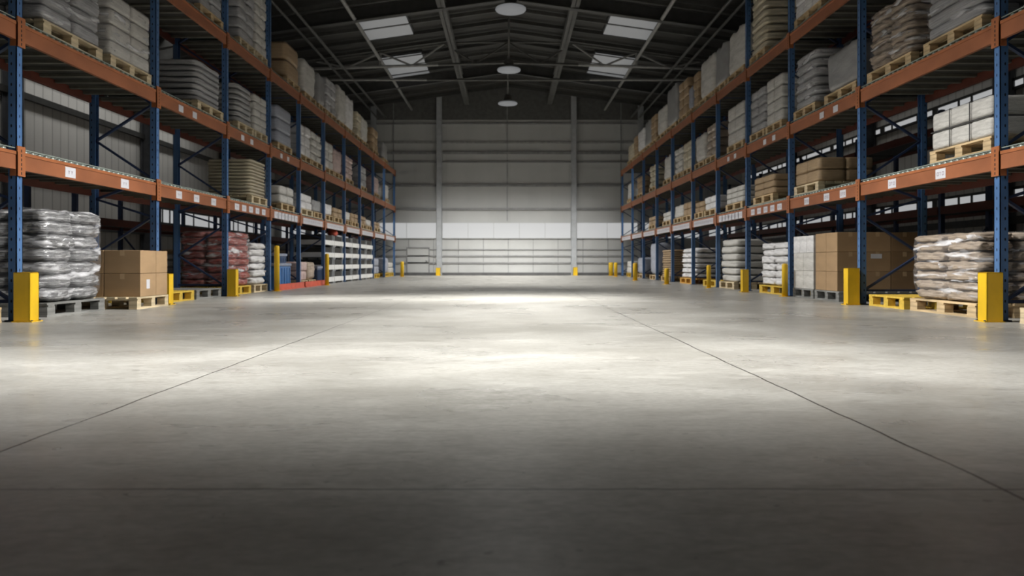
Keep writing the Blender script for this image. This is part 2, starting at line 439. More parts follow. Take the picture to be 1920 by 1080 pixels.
# ------------------------------------------------------------------ hanging lamps
def lamp(y, z, ordn, dx):
    t = empty('pendant_lamp', (dx, y, z), 'round white high bay lamp on a long rod over the aisle, %s of the row' % ordn, 'lamp', 'high bay lamps down the aisle')
    m = MB(); m.lathe((dx, y, z), [(.0, .0), (.36, .0), (.38, .03), (.37, .06)], 'glow_lamp', 28); m.build('diffuser', t)
    m = MB(); m.lathe((dx, y, z), [(.375, .062), (.33, .10), (.20, .15), (.13, .17), (.12, .19)], 'pipe', 28); m.build('shade', t)
    m = MB(); m.lathe((dx, y, z), [(.11, .19), (.15, .22), (.155, .33), (.12, .37), (.03, .39)], 'steel', 20); m.build('housing', t)
    m = MB(); m.tube((dx, y, z+.38), (dx, y, roofz(dx)-.05), .028, 'pipe', 8); m.build('rod', t)
for i, y in enumerate((18.4, 24.2, 29.3)): lamp(y, 6.8, ('nearest', 'middle', 'farthest')[i], (.06, .02, -.02)[i])

# ------------------------------------------------------------------ pallet racks
FY = [4.65, 7.64, 10.65, 13.3, 15.7, 17.95, 20.35, 22.9, 25.3, 27.8, 30.3, 33.0]
LZ = [1.73, 3.05, 4.65]
XF, XR = 5.0, 5.95
def upright(m, sx, x, y, z1, holes, front):
    # C-section: aisle-side web with two returns
    w = .095; d = .085; xs = x if front else x-d
    X = lambda a: sx*a
    m.box(X(xs), X(xs+d), y-w/2, y-w/2+.008, 0, z1, 'blue')
    m.box(X(xs), X(xs+.010 if front else xs+d), y-w/2, y+w/2, 0, z1, 'blue') if front else m.box(X(xs+d-.01), X(xs+d), y-w/2, y+w/2, 0, z1, 'blue')
    m.box(X(xs), X(xs+d), y+w/2-.008, y+w/2, 0, z1, 'blue')
    m.box(X(xs-.03), X(xs+d+.03), y-.06, y+.06, 0, .012, 'navy')
    if holes:
        z = .1
        while z < z1-.05:
            for (cx, cy, horiz) in ((xs+d*.62, y-w/2-.0012, True), (xs-.0012, y+.0, False)):
                vs = []
                for i in range(8):
                    t = 2*PI*i/8
                    a, b = .0085*math.cos(t), .017*math.sin(t)
                    vs.append((X(cx+a), cy, z+b) if horiz else (X(cx), cy+a*.9, z+b))
                m.add(vs, [tuple(range(8))], 'hole')
            z += .105
def brace_parts(sx, y, z1, root):
    nodes = [(0, .2), (1, .72), (0, 1.25), (1, 1.5), (0, 1.79), (1, 2.33), (0, 2.85), (1, 3.4), (0, 3.95), (1, 4.5), (0, 5.0), (1, 5.5), (0, 6.0), (1, 6.4)]
    nodes = [n for n in nodes if n[1] < z1-.05]
    xx = lambda k: sx*(XF+.07 if k == 0 else XR-.07)
    for a, b in zip(nodes[:-1], nodes[1:]):
        m = MB(); m.bar((xx(a[0]), y, a[1]), (xx(b[0]), y, b[1]), .028, .045, 'navy', up=(0, 1, 0)); m.build('brace', root)
    for z in (.2, z1-.1):
        m = MB(); m.bar((xx(0), y, z), (xx(1), y, z), .03, .045, 'navy', up=(0, 1, 0)); m.build('brace', root)
def ticket(sx, x, y, w, h, z, root_beam, root, glyph):
    m = MB(); m.box(sx*x, sx*(x-.0015), y-w/2, y+w/2, z-h/2, z+h/2, 'ticket')
    # faint printed characters, two strokes each
    s = h*.32
    e = sx*(x-.0022); e0 = sx*(x-.0016)
    def stroke(ya, za, yb, zb, t=.004):
        a = Vector((e, ya, za)); b = Vector((e, yb, zb)); m.bar(a, b, t*2, .0006, 'ink', up=(1, 0, 0))
    for ch in glyph:
        cy = y+ch[0]*w; k = ch[1]; q = s*.42
        if k == 'Y': stroke(cy-q, z+s/2, cy, z, .0035); stroke(cy+q, z+s/2, cy, z, .0035); stroke(cy, z, cy, z-s/2, .0035)
        if k == 'O':
            stroke(cy-q, z-s/2, cy-q, z+s/2); stroke(cy+q, z-s/2, cy+q, z+s/2); stroke(cy-q, z+s/2, cy+q, z+s/2); stroke(cy-q, z-s/2, cy+q, z-s/2)
        if k == 'T': stroke(cy, z-s/2, cy, z+s/2); stroke(cy-q, z+s/2, cy+q, z+s/2)
    o = m.build('shelf_ticket', root_beam, org=tuple(root['o'])); return o
def bay(sx, i):
    y0, y1 = FY[i], FY[i+1]; side = 'left' if sx < 0 else 'right'
    top = 6.7 if i <= 4 else 4.66
    root = empty('pallet_rack', (sx*XF, y0, 0), 'blue and orange steel pallet rack bay, %s in the %s row beside the aisle' % (ORD[i], side), 'pallet rack', 'pallet rack bays of the %s row' % side)
    frames = [y0]+([y1] if i == len(FY)-2 else [])
    for fy in frames:
        for fr in (True, False):
            m = MB(); upright(m, sx, XF if fr else XR, fy, top, fr and fy < 16 or (fy < 11), fr); m.build('upright', root)
        brace_parts(sx, fy, top, root)
    a, b = y0+.0645, y1-.0645
    for li, z in enumerate(LZ):
        hb = .185
        for fr in (True, False):
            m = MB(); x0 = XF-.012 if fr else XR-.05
            m.box(sx*(x0+.008), sx*(x0+.05), a, b, z-hb, z-.03, 'orange' if fr else 'orange_shaded'); m.box(sx*x0, sx*(x0+.055), a, b, z-.035, z, 'orange_bright' if fr else 'orange_shaded')
            bm_ = m.build('beam', root, bevel=.004)
            if fr:
                for cy in ((y0, y1) if i == len(FY)-2 else (y0,)):
                    m = MB(); zt, zb = (z+.055 if z < 4.6 else z+.034), z-.25
                    m.box(sx*(XF-.02), sx*(XF-.006), cy-.062, cy+.062, zb, zt, 'orange_bright')
                    m.box(sx*(XF-.02), sx*(XF+.06), cy-.062, cy-.055, zb, z-.0, 'orange_bright')
                    for q in range(6):
                        zc = zt-.045-q*.046; m.box(sx*(XF-.0215), sx*(XF-.0195), cy-.007, cy+.007, zc-.014, zc+.014, 'hole')
                    m.build('beam_connector', root, bevel=.003)
                if li == 0:
                    n = {0: 2, 1: 2, 2: 3, 3: 5, 4: 7}.get(i, 9)
                    for q in range(n):
                        if i == 1: yy = (8.52, 9.73)[q] if sx < 0 else (8.63, 9.72)[q]; w = .20
                        elif i == 0: yy = (5.4, 6.6)[q]; w = .2
                        elif i == 2: yy = (11.33, 11.97, 12.66)[q] if sx < 0 else (11.15, 11.72, 12.5)[q]; w = .2
                        else: yy = a+.2+(b-a-.4)*(q+.5)/n; w = min(.22, (b-a)/n*.86)
                        if i >= 4: w = (b-a)/n*.93
                        ticket(sx, XF-.012+.008, yy, w, .115 if i < 4 else .15, z-.105, bm_, root, [(-.14, 'Y'), (.14, 'Y')] if sx < 0 else [(-.25, 'O'), (.02, 'T'), (.26, 'O')])
                if li == 1 and i in (2, 3, 4):
                    for q, yy in enumerate((y0+.75, y0+1.25)):
                        ticket(sx, XF-.004, yy, .16, .1, z-.105, bm_, root, [])
        # roller deck
        m = MB(); m.box(sx*(XF+.045), sx*(XR-.05), a, b, z-.075, z-.065, 'deck')
        y = a+.12
        while y < b-.05: m.box(sx*(XF+.045), sx*(XR-.05), y-.03, y+.03, z-.11, z-.075, 'slat'); y += .32
        y = a+.07; pitch = .115 if i < 4 else .23
        while y < b-.04: m.tube((sx*(XF+.012), y, z+.006), (sx*(XR-.06), y, z+.006), .026, 'roller', 8 if i < 4 else 6); y += pitch
        m.box(sx*(XF+.004), sx*(XF+.012), a, b, z+.028, z+.038, 'roller'); m.box(sx*(XR-.06), sx*(XR-.052), a, b, z+.028, z+.038, 'roller')
        m.build('roller_deck', root)
    return root
for sx in (-1, 1):
    for i in range(len(FY)-1): bay(sx, i)
# back rows against the side walls, seen through the front racks
BY = [4.0, 7.4, 10.8, 14.2, 17.6, 21.0, 24.4, 27.8, 31.2]
for sx in (-1, 1):
    side = 'left' if sx < 0 else 'right'
    for i in range(len(BY)-1):
        y0, y1 = BY[i], BY[i+1]
        top = 2.2 if sx < 0 else 3.5
        root = empty('storage_rack', (sx*8.2, y0, 0), 'low dark steel rack with orange beam standing behind the %s pallet row, %s bay' % (side, ORD[i]), 'storage rack', 'racks behind the %s row' % side)
        for x in (8.2, 9.1):
            m = MB(); m.box(sx*x, sx*(x+.08), y0-.045, y0+.045, 0, top, 'navy'); m.build('upright', root)
        for z in ((1.5,) if sx < 0 else (1.66, 3.2)):
            for x in (8.19, 9.14):
                m = MB(); m.box(sx*x, sx*(x+.05), y0+.045, y1-.045, z-.15, z, 'orange_shaded'); m.build('beam', root)
            m = MB(); m.box(sx*8.24, sx*9.14, y0+.05, y1-.05, z-.09, z-.05, 'deck'); m.build('deck', root)
        m = MB(); m.bar((sx*8.24, y0, .2), (sx*9.14, y0, 1.3), .03, .045, 'navy', up=(0, 1, 0)); m.build('brace', root)

# ------------------------------------------------------------------ pallets and loads
def pallet_meshes(mt):
    P = {}
    L, D, Hh = 1.0, 1.0, .155          # unit footprint (x: depth, y: along the aisle)
    m = MB()
    for k in range(7): c = -.5+.06+k*(.88/6); m.box(c-.055, c+.055, -.5, .5, .133, .155, mt)
    for k in (-1, 0, 1): m.box(-.5, .5, k*.44-.05, k*.44+.05, .112, .133, mt)
    P['deck_boards'] = m.mesh('deck_boards')
    m = MB()
    for a in (-1, 0, 1):
        for b in (-1, 0, 1): m.box(a*.44-.055, a*.44+.055, b*.435-.06, b*.435+.06, .022, .112, mt)
    P['blocks'] = m.mesh('blocks')
    m = MB()
    for a in (-1, 0, 1): m.box(a*.44-.055, a*.44+.055, -.5, .5, 0, .022, mt)
    P['bottom_boards'] = m.mesh('bottom_boards')
    return P
PM = {k: pallet_meshes(k) for k in ('wood', 'wood_pale', 'wood_grey', 'yellow_wood', 'orange_wood')}
BM = {}
for k_ in PM:
    m = MB(); m.box(-.055, .055, -.06, .06, .022, .112, k_); BM[k_] = m.mesh('block')
PNAME = {'wood': 'brown wooden', 'wood_pale': 'pale wooden', 'wood_grey': 'grey wooden', 'yellow_wood': 'yellow painted', 'orange_wood': 'orange brown wooden'}
def pallet(sx, x0, x1, y0, y1, z, mt, label, hs=1.0):
    t = empty('pallet', (sx*(x0+x1)/2, (y0+y1)/2, z), label, 'pallet', 'wooden pallets')
    if y0 < 22 or z == 0:
        for a in (-1, 0, 1):
            for b in (-1, 0, 1):
                link_mesh('block', BM[mt], t, (a*.44*(x1-x0), b*.435*(y1-y0), 0), ((x1-x0), (y1-y0), hs))
    for k, me in PM[mt].items():
        if k == 'blocks' and (y0 < 22 or z == 0): continue
        o = link_mesh(k, me, t, (0, 0, 0), ((x1-x0), (y1-y0), hs))
    return t

def soft_mesh(name, mt, seed, nx=9, ny=11, nz=6, amp=.05, p=5.0):
    """rounded cushion-like block, unit size, base at z=0"""
    m = MB(); vs = []; idx = {}
    def vert(i, j, k):
        key = (i, j, k)
        if key in idx: return idx[key]
        x, y, z = 2*i/nx-1, 2*j/ny-1, 2*k/nz-1
        x = math.copysign(abs(x)**.8, x); y = math.copysign(abs(y)**.8, y)
        n = (abs(x)**p+abs(y)**p+abs(z)**p)**(1/p); mx = max(abs(x), abs(y), abs(z))
        s = mx/n if n else 1
        X, Y, Z = x*s*.5, y*s*.5, z*s*.5
        q = Vector((X*5+seed*3.1, Y*5, Z*3))
        d = mnoise.noise(q)*amp; e = mnoise.noise(q*2.7)*amp*.6
        g = (abs(mnoise.noise(q*4.3+Vector((7, 1, 3))))-.25)*amp*.7
        X *= 1+(d+e)*1.3+g; Y *= 1+(d-e)*1.0+g; Z *= 1+(d*2.4+e*2+g*1.5)
        idx[key] = len(vs); vs.append((X, Y, Z+.5)); return idx[key]
    fs = []
    for i in range(nx):
        for j in range(ny):
            fs.append((vert(i, j, 0), vert(i, j+1, 0), vert(i+1, j+1, 0), vert(i+1, j, 0)))
            fs.append((vert(i, j, nz), vert(i+1, j, nz), vert(i+1, j+1, nz), vert(i, j+1, nz)))
    for i in range(nx):
        for k in range(nz):
            fs.append((vert(i, 0, k), vert(i+1, 0, k), vert(i+1, 0, k+1), vert(i, 0, k+1)))
            fs.append((vert(i, ny, k), vert(i, ny, k+1), vert(i+1, ny, k+1), vert(i+1, ny, k)))
    for j in range(ny):
        for k in range(nz):
            fs.append((vert(0, j, k), vert(0, j, k+1), vert(0, j+1, k+1), vert(0, j+1, k)))
            fs.append((vert(nx, j, k), vert(nx, j+1, k), vert(nx, j+1, k+1), vert(nx, j, k+1)))
    lo = [min(v[a] for v in vs) for a in range(3)]; hi = [max(v[a] for v in vs) for a in range(3)]
    vs = [tuple((v[a]-lo[a])/(hi[a]-lo[a])-(.5 if a < 2 else 0) for a in range(3)) for v in vs]
    m.add(vs, fs, mt, True)
    return m.mesh(name)
SOFT = {}
def soft(mt, kind='sack'):
    key = (mt, kind)
    if key not in SOFT:
        if kind == 'sack': SOFT[key] = [soft_mesh('sack', mt, s, 13, 16, 7, amp=.10, p=5.0) for s in range(5)]
        elif kind == 'bundle': SOFT[key] = [soft_mesh('bundle', mt, s+9, amp=.03, p=9) for s in range(4)]
        elif kind == 'carton': SOFT[key] = [soft_mesh('carton', mt, s+20, 6, 6, 6, amp=.010, p=16) for s in range(3)]
        elif kind == 'sheet': SOFT[key] = [soft_mesh('sheet', mt, s+30, 8, 8, 3, amp=.02, p=14) for s in range(4)]
        elif kind == 'cover': SOFT[key] = [soft_mesh('cover', mt, s+40, 14, 14, 12, amp=.03, p=11) for s in range(3)]
        elif kind == 'wrap': SOFT[key] = [soft_mesh('shrink_wrap', 'wrap', s+50, 16, 16, 18, amp=.035, p=14) for s in range(3)]
    return SOFT[key]

LOOK = {'f_silver': 'shiny grey plastic', 'f_dgrey': 'dark grey plastic', 'f_lgrey': 'light grey', 'f_offwhite': 'off-white', 'f_white': 'white',
        'f_tan': 'tan paper', 'f_red': 'red', 'f_pink': 'pale pink', 'f_grey': 'mid grey', 'f_bluegrey': 'blue grey', 'f_ltan': 'pale tan', 'f_kraft': 'brown cardboard',
        'kraft_orange': 'orange brown cardboard'}
KN = {'sack': ('sack_stack', 'sacks', 'sack stack'), 'bundle': ('bundle_stack', 'flat bundles', 'bundle stack'), 'carton': ('carton_stack', 'cartons', 'carton stack'),
      'sheet': ('board_stack', 'flat boards', 'board stack'), 'cover': ('wrapped_load', 'covered load', 'wrapped load')}
LVN = ['floor', 'first shelf', 'second shelf', 'top shelf']
used = {}
def load(sx, lv, y0, y1, zt, kind, mt, pal='wood', n=None, wrap=False, xin=.0, depth=.93, noload=False):
    side = 'left' if sx < 0 else 'right'
    zb = 0 if lv == 0 else LZ[lv-1]+.04
    yc = (y0+y1)/2
    bi = max(0, max([i for i in range(len(FY)) if FY[i] <= yc+.01] or [0]))
    bi = min(bi, 10)
    half = 'nearer' if yc < (FY[bi]+FY[bi+1])/2 else 'farther'
    nm, pl, cat = KN[kind]
    hs = .15/.155 if lv else 1.0
    where = '%s side of %s bay, %s, %s rack' % (half, ORD[bi], LVN[lv], side)
    k = used.get(where, 0); used[where] = k+1
    if k: where = where.replace(half+' side', ('far end', 'very end')[min(k-1, 1)])
    x0 = XF+.03+xin; x1 = x0+depth
    pallet(sx, x0, x1, y0, y1, zb, pal, '%s pallet%s, %s' % (PNAME[pal], ' under load' if not noload else ', empty', where), hs)
    if noload: return
    z0 = zb+.155*hs+.001; hgt = zt-z0; L = y1-y0-.03; D = depth-.03; yc = (y0+y1)/2; xc = sx*(x0+x1)/2
    t = empty(nm, (xc, yc, z0), '%s %s, %s' % (LOOK[mt], pl, where), cat, '%s on pallets' % pl)
    rr = random.Random(int(y0*100)+lv*7+(3 if sx > 0 else 0))
    part = {'sack': 'sack', 'bundle': 'bundle', 'carton': 'carton', 'sheet': 'board', 'cover': 'cover'}[kind]
    if kind == 'cover':
        link_mesh('cover', rr.choice(soft(mt, 'cover')), t, (0, 0, 0), (D, L, hgt))
    else:
        hl = {'sack': .135, 'bundle': .19, 'carton': .24, 'sheet': .07}[kind]
        nl = n[2] if n else max(2, round(hgt/hl)); nx = n[0] if n else 2; ny = n[1] if n else {'sack': 2, 'bundle': 2, 'carton': 3, 'sheet': 1}[kind]
        if kind == 'sheet': nx = 1
        far = y0 > 17.9
        if far: ny = min(ny, 2)
        hz = hgt/nl
        if far and not n:
            # distant stack: one wrapped block, still layered
            me = MB()
            for q in range(nl):
                for b in range(ny):
                    jx, jy = rr.uniform(-.015, .015), rr.uniform(-.008, .008)
                    src = rr.choice(soft(mt, kind)); ya = -L/2+(b+.5)*L/ny
                    me.add([(v.co.x*D+jx, v.co.y*(L/ny)*.985+ya+jy, v.co.z*hz*(1.05 if kind == 'sack' else .985)+q*hz) for v in src.vertices],
                           [tuple(p.vertices) for p in src.polygons], mt if mt in MATS else mt, True)
            me.build(part, t, org=(0, 0, 0))
        else:
            for q in range(nl):
                for a in range(nx):
                    for b in range(ny):
                        j = {'sack': .022, 'bundle': .012, 'carton': .004, 'sheet': .012}[kind]
                        xx = -D/2+(a+.5)*D/nx+rr.uniform(-j, j); yy = -L/2+(b+.5)*L/ny+rr.uniform(-j, j)*.6
                        k1 = 1.05 if kind == 'sack' else .99; kz = 1.16 if kind == 'sack' and q < nl-1 else .99
                        link_mesh(part, rr.choice(soft(mt, kind)), t, (xx, yy, q*hz), (D/nx*k1, L/ny*k1, hz*kz))
    global LAST; LAST = t
    if wrap: link_mesh('shrink_wrap', rr.choice(soft('wrap', 'wrap')), t, (0, 0, .002), (D*1.035, L*1.035, hgt*1.02))
    return t
l, r = -1, 1
# left floor
load(l, 0, 6.15, 7.42, 1.13, 'sack', 'f_dgrey', 'wood', wrap=True)
load(l, 0, 8.15, 9.32, 1.20, 'sack', 'f_silver', 'wood_grey', n=(2, 2, 7), wrap=True)
load(l, 0, 11.0, 11.97, 0, 'sack', 'f_red', 'yellow_wood', noload=True)
load(l, 0, 12.05, 13.1, 0, 'sack', 'f_red', 'wood_grey', noload=True)
load(l, 0, 13.5, 14.62, 1.17, 'sack', 'f_red', 'yellow_wood', wrap=True)
load(l, 0, 14.78, 15.62, 1.0, 'sack', 'f_white', 'wood_pale', n=(2, 1, 6))
load(l, 0, 18.05, 18.75, .62, 'carton', 'f_pink', 'wood_pale')
load(l, 0, 18.85, 19.55, .62, 'cover', 'f_tan', 'wood_pale')
load(l, 0, 28.0, 29.2, .75, 'carton', 'f_bluegrey', 'yellow_wood'); load(l, 0, 30.5, 31.5, .8, 'cover', 'f_bluegrey', 'yellow_wood'); load(l, 0, 31.6, 32.8, .6, 'carton', 'f_offwhite', 'yellow_wood')
# left first shelf
load(l, 1, 14.65, 15.6, 2.64, 'sheet', 'f_ltan', 'wood_pale', n=(1, 1, 11))
load(l, 1, 16.55, 17.6, 2.33, 'bundle', 'f_offwhite', 'wood')
load(l, 1, 18.1, 19.25, 2.30, 'carton', 'f_white', 'wood_pale'); load(l, 1, 19.35, 20.2, 2.25, 'cover', 'f_grey')
load(l, 1, 20.55, 21.5, 2.25, 'cover', 'f_white'); load(l, 1, 21.6, 22.7, 2.2, 'carton', 'f_kraft')
load(l, 1, 23.05, 23.9, 2.2, 'cover', 'f_offwhite'); load(l, 1, 24.0, 25.15, 2.2, 'carton', 'f_kraft')
load(l, 1, 25.5, 26.5, 2.2, 'carton', 'f_kraft'); load(l, 1, 26.6, 27.6, 2.15, 'cover', 'f_offwhite'); load(l, 1, 28.1, 29.4, 2.15, 'carton', 'f_kraft')
# left second shelf
load(l, 2, 5.2, 6.4, 4.0, 'bundle', 'f_grey')
load(l, 2, 8.08, 9.27, 4.15, 'bundle', 'f_lgrey', 'wood_pale', n=(2, 2, 5), wrap=True)
load(l, 2, 9.45, 10.54, 4.05, 'carton', 'f_offwhite', 'wood_pale', n=(2, 2, 4), wrap=True)
load(l, 2, 12.1, 13.2, 3.92, 'bundle', 'f_lgrey', 'wood_pale', n=(1, 1, 7))
load(l, 2, 13.9, 14.78, 3.97, 'bundle', 'f_grey', 'wood_pale', n=(1, 1, 7)); load(l, 2, 14.84, 15.62, 3.97, 'carton', 'f_offwhite', 'wood_pale', n=(2, 2, 5))
load(l, 2, 16.3, 17.4, 4.07, 'carton', 'f_bluegrey', n=(2, 1, 3))
load(l, 2, 18.05, 19.1, 4.0, 'carton', 'f_white'); load(l, 2, 19.15, 20.25, 4.0, 'bundle', 'f_offwhite')
load(l, 2, 20.5, 21.6, 3.98, 'carton', 'f_offwhite'); load(l, 2, 21.65, 22.75, 3.95, 'cover', 'f_pink')
load(l, 2, 23.1, 24.3, 3.95, 'bundle', 'f_pink'); load(l, 2, 25.5, 26.6, 3.95, 'carton', 'f_lgrey'); load(l, 2, 28.0, 29.2, 3.9, 'cover', 'f_pink'); load(l, 2, 30.5, 31.6, 3.85, 'cover', 'f_offwhite')
# left top shelf
load(l, 3, 12.2, 13.2, 6.1, 'bundle', 'f_lgrey'); load(l, 3, 14.0, 14.88, 6.2, 'bundle', 'f_lgrey', 'wood_pale'); load(l, 3, 14.93, 15.63, 6.2, 'bundle', 'f_offwhite', 'wood_pale')
load(l, 3, 17.0, 18.05, 5.66, 'carton', 'f_kraft', n=(1, 1, 2)); load(l, 3, 18.45, 19.6, 5.7, 'cover', 'f_offwhite')
load(l, 3, 19.85, 20.65, 5.7, 'cover', 'f_grey'); load(l, 3, 20.75, 21.9, 5.78, 'carton', 'f_lgrey')
load(l, 3, 22.25, 23.3, 5.95, 'cover', 'f_offwhite'); load(l, 3, 23.4, 24.5, 5.9, 'cover', 'f_white')
load(l, 3, 24.9, 25.7, 5.66, 'carton', 'f_ltan'); load(l, 3, 25.8, 26.9, 5.7, 'cover', 'f_offwhite'); load(l, 3, 27.8, 29.0, 5.66, 'carton', 'f_kraft'); load(l, 3, 30.2, 31.3, 5.5, 'cover', 'f_grey')
# right floor
load(r, 0, 6.05, 7.35, 1.12, 'sack', 'f_tan', 'wood_pale', wrap=True)
load(r, 0, 8.03, 9.36, .94, 'sack', 'f_tan', 'wood', n=(2, 2, 7), wrap=True)
load(r, 0, 9.5, 10.42, 0, 'sack', 'f_tan', 'yellow_wood', noload=True)
load(r, 0, 13.5, 14.98, .98, 'sack', 'f_white', 'yellow_wood', n=(2, 2, 6))
load(r, 0, 16.65, 17.82, 1.13, 'bundle', 'f_offwhite', 'wood_pale', n=(1, 1, 6)); load(r, 0, 18.1, 19.3, 0, 'sack', 'f_tan', 'yellow_wood', noload=True)
load(r, 0, 20.5, 21.9, 1.0, 'sack', 'f_white', 'orange_wood'); load(r, 0, 23.3, 24.6, 1.0, 'sheet', 'f_kraft')
load(r, 0, 25.5, 26.6, 1.3, 'cover', 'f_bluegrey'); load(r, 0, 28.0, 29.2, .8, 'cover', 'f_bluegrey'); load(r, 0, 30.6, 31.8, .65, 'carton', 'f_offwhite', 'yellow_wood')
# right first shelf
load(r, 1, 7.78, 8.92, 2.36, 'carton', 'f_offwhite', 'wood', n=(2, 3, 2))
def cords(t, D, L, hgt, n, mt):
    m = MB()
    for b in range(1, n):
        y = -L/2+L*b/n
        m.box(-D/2-.004, -D/2-.001, y-.006, y+.006, 0, hgt, mt); m.box(-D/2, D/2, y-.006, y+.006, hgt, hgt+.004, mt)
    m.box(-D/2-.005, -D/2-.001, -L/2, L/2, hgt*.5-.006, hgt*.5+.006, mt); m.box(-D/2, D/2, -L/2-.005, -L/2-.001, hgt*.5-.006, hgt*.5+.006, mt)
    m.build('strap', t, org=(0, 0, 0))
cords(LAST, .90, 1.11, 2.36-1.771-.155, 3, 'strap')
load(r, 1, 12.12, 13.15, 2.32, 'carton', 'f_kraft', 'wood_pale', n=(2, 2, 2)); load(r, 1, 14.2, 15.35, 2.30, 'carton', 'f_kraft', 'wood', n=(2, 2, 3))
load(r, 1, 16.05, 17.3, 2.28, 'carton', 'f_offwhite', n=(2, 3, 3)); load(r, 1, 18.1, 19.2, 2.25, 'carton', 'f_white'); load(r, 1, 19.3, 20.2, 2.2, 'carton', 'f_kraft')
load(r, 1, 20.55, 21.6, 2.3, 'carton', 'f_kraft'); load(r, 1, 21.7, 22.75, 2.3, 'cover', 'f_offwhite'); load(r, 1, 23.2, 24.4, 2.2, 'carton', 'f_offwhite'); load(r, 1, 25.6, 26.8, 2.2, 'carton', 'f_kraft')
# right second shelf
load(r, 2, 5.1, 6.3, 4.0, 'bundle', 'f_grey')
load(r, 2, 7.93, 9.06, 4.15, 'bundle', 'f_lgrey', 'wood', n=(2, 1, 6), wrap=True); load(r, 2, 9.33, 10.48, 4.06, 'sack', 'f_tan', 'wood', n=(2, 2, 8), wrap=True)
load(r, 2, 10.8, 11.9, 3.9, 'cover', 'f_grey'); load(r, 2, 12.25, 13.18, 4.15, 'bundle', 'f_lgrey', n=(1, 1, 6), wrap=True)
load(r, 2, 13.75, 14.62, 4.12, 'carton', 'f_offwhite', n=(2, 2, 4)); load(r, 2, 14.68, 15.58, 4.1, 'bundle', 'f_lgrey', n=(2, 2, 5))
load(r, 2, 16.0, 17.2, 4.1, 'carton', 'f_offwhite', n=(2, 2, 3)); load(r, 2, 18.1, 19.1, 4.05, 'bundle', 'f_tan'); load(r, 2, 19.2, 20.2, 4.0, 'cover', 'f_offwhite')
load(r, 2, 20.5, 21.6, 4.0, 'carton', 'f_ltan'); load(r, 2, 21.7, 22.75, 4.0, 'bundle', 'f_offwhite'); load(r, 2, 23.1, 24.3, 4.0, 'cover', 'f_offwhite'); load(r, 2, 25.5, 26.7, 4.0, 'bundle', 'f_ltan')
load(r, 2, 28.0, 29.3, 3.9, 'carton', 'f_kraft'); load(r, 2, 30.5, 31.7, 3.9, 'cover', 'f_offwhite')
# right top shelf
load(r, 3, 12.0, 13.15, 6.0, 'carton', 'f_white'); load(r, 3, 14.65, 15.6, 6.1, 'bundle', 'f_ltan', n=(1, 1, 8))
load(r, 3, 15.95, 17.2, 5.8, 'cover', 'f_offwhite'); load(r, 3, 17.3, 18.3, 5.8, 'cover', 'f_grey'); load(r, 3, 18.4, 19.75, 5.85, 'cover', 'f_offwhite')
load(r, 3, 19.85, 20.35, 5.7, 'carton', 'f_kraft'); load(r, 3, 20.5, 20.95, 5.5, 'cover', 'f_bluegrey'); load(r, 3, 21.05, 22.15, 5.85, 'carton', 'f_kraft')
load(r, 3, 22.4, 23.85, 6.1, 'cover', 'f_grey'); load(r, 3, 24.0, 25.4, 5.75, 'cover', 'f_offwhite'); load(r, 3, 25.5, 26.4, 5.7, 'carton', 'f_kraft')
load(r, 3, 26.5, 27.7, 5.75, 'cover', 'f_grey'); load(r, 3, 27.85, 29.2, 5.7, 'cover', 'f_white'); load(r, 3, 29.3, 30.0, 5.6, 'carton', 'f_kraft'); load(r, 3, 30.2, 31.6, 5.5, 'cover', 'f_ltan')

# ------------------------------------------------------------------ loose cardboard boxes
def carton_box(sx, x0, x1, y0, y1, z0, z1, mt, label, group, sticker=False):
    o = ((sx*(x0+x1)/2), (y0+y1)/2, z0)
    m = MB(); m.box(sx*x0, sx*x1, y0, y1, z0, z1, mt)
    b = m.build('cardboard_box' if 'kraft' in mt else 'white_carton', org=o, bevel=.006); tag(b, label, 'box', group)
    m = MB(); xm = (x0+x1)/2
    m.box(sx*(xm-.03), sx*(xm+.03), y0-.001, y1+.001, z1-.0005, z1+.001, 'tape'); m.box(sx*(xm-.03), sx*(xm+.03), y0-.0012, y0-.0002, z1-.07, z1, 'tape')
    tp = m.build('tape', b, org=o)
    if sticker:
        m = MB()
        if sticker == 'aisle': m.box(sx*(x0-.0015), sx*(x0-.0003), (y0+y1)/2-.05, (y0+y1)/2+.04, z0+.1, z0+.22, 'ticket')
        else: m.box(sx*(x0+.1), sx*(x0+.27), y0-.0015, y0-.0003, z1-.10, z1-.03, 'ticket')
        s_ = m.build('sticker', b, org=o)
    return b
pallet(-1, 4.72, 5.68, 9.50, 10.38, 0, 'wood_pale', 'pale wooden pallet jutting into aisle under brown boxes, second bay, left rack floor')
for q in (0, 1):
    for a in (0, 1):
        for b in (0, 1):
            z0 = .157+q*.301; xs0 = 4.73+a*.475; ys0 = (9.60, 10.03)[b]
            carton_box(-1, xs0, xs0+.468, ys0, ys0+(.425, .33)[b], z0, z0+.298, 'kraft',
                       'brown cardboard box, %s layer, %s, %s of stack beside shiny grey sacks' % (('bottom', 'top')[q], ('aisle side', 'rear side')[a], ('near corner', 'far corner')[b]),
                       'cardboard boxes beside the grey sacks', sticker='aisle' if (q, a, b) == (0, 0, 0) else False)
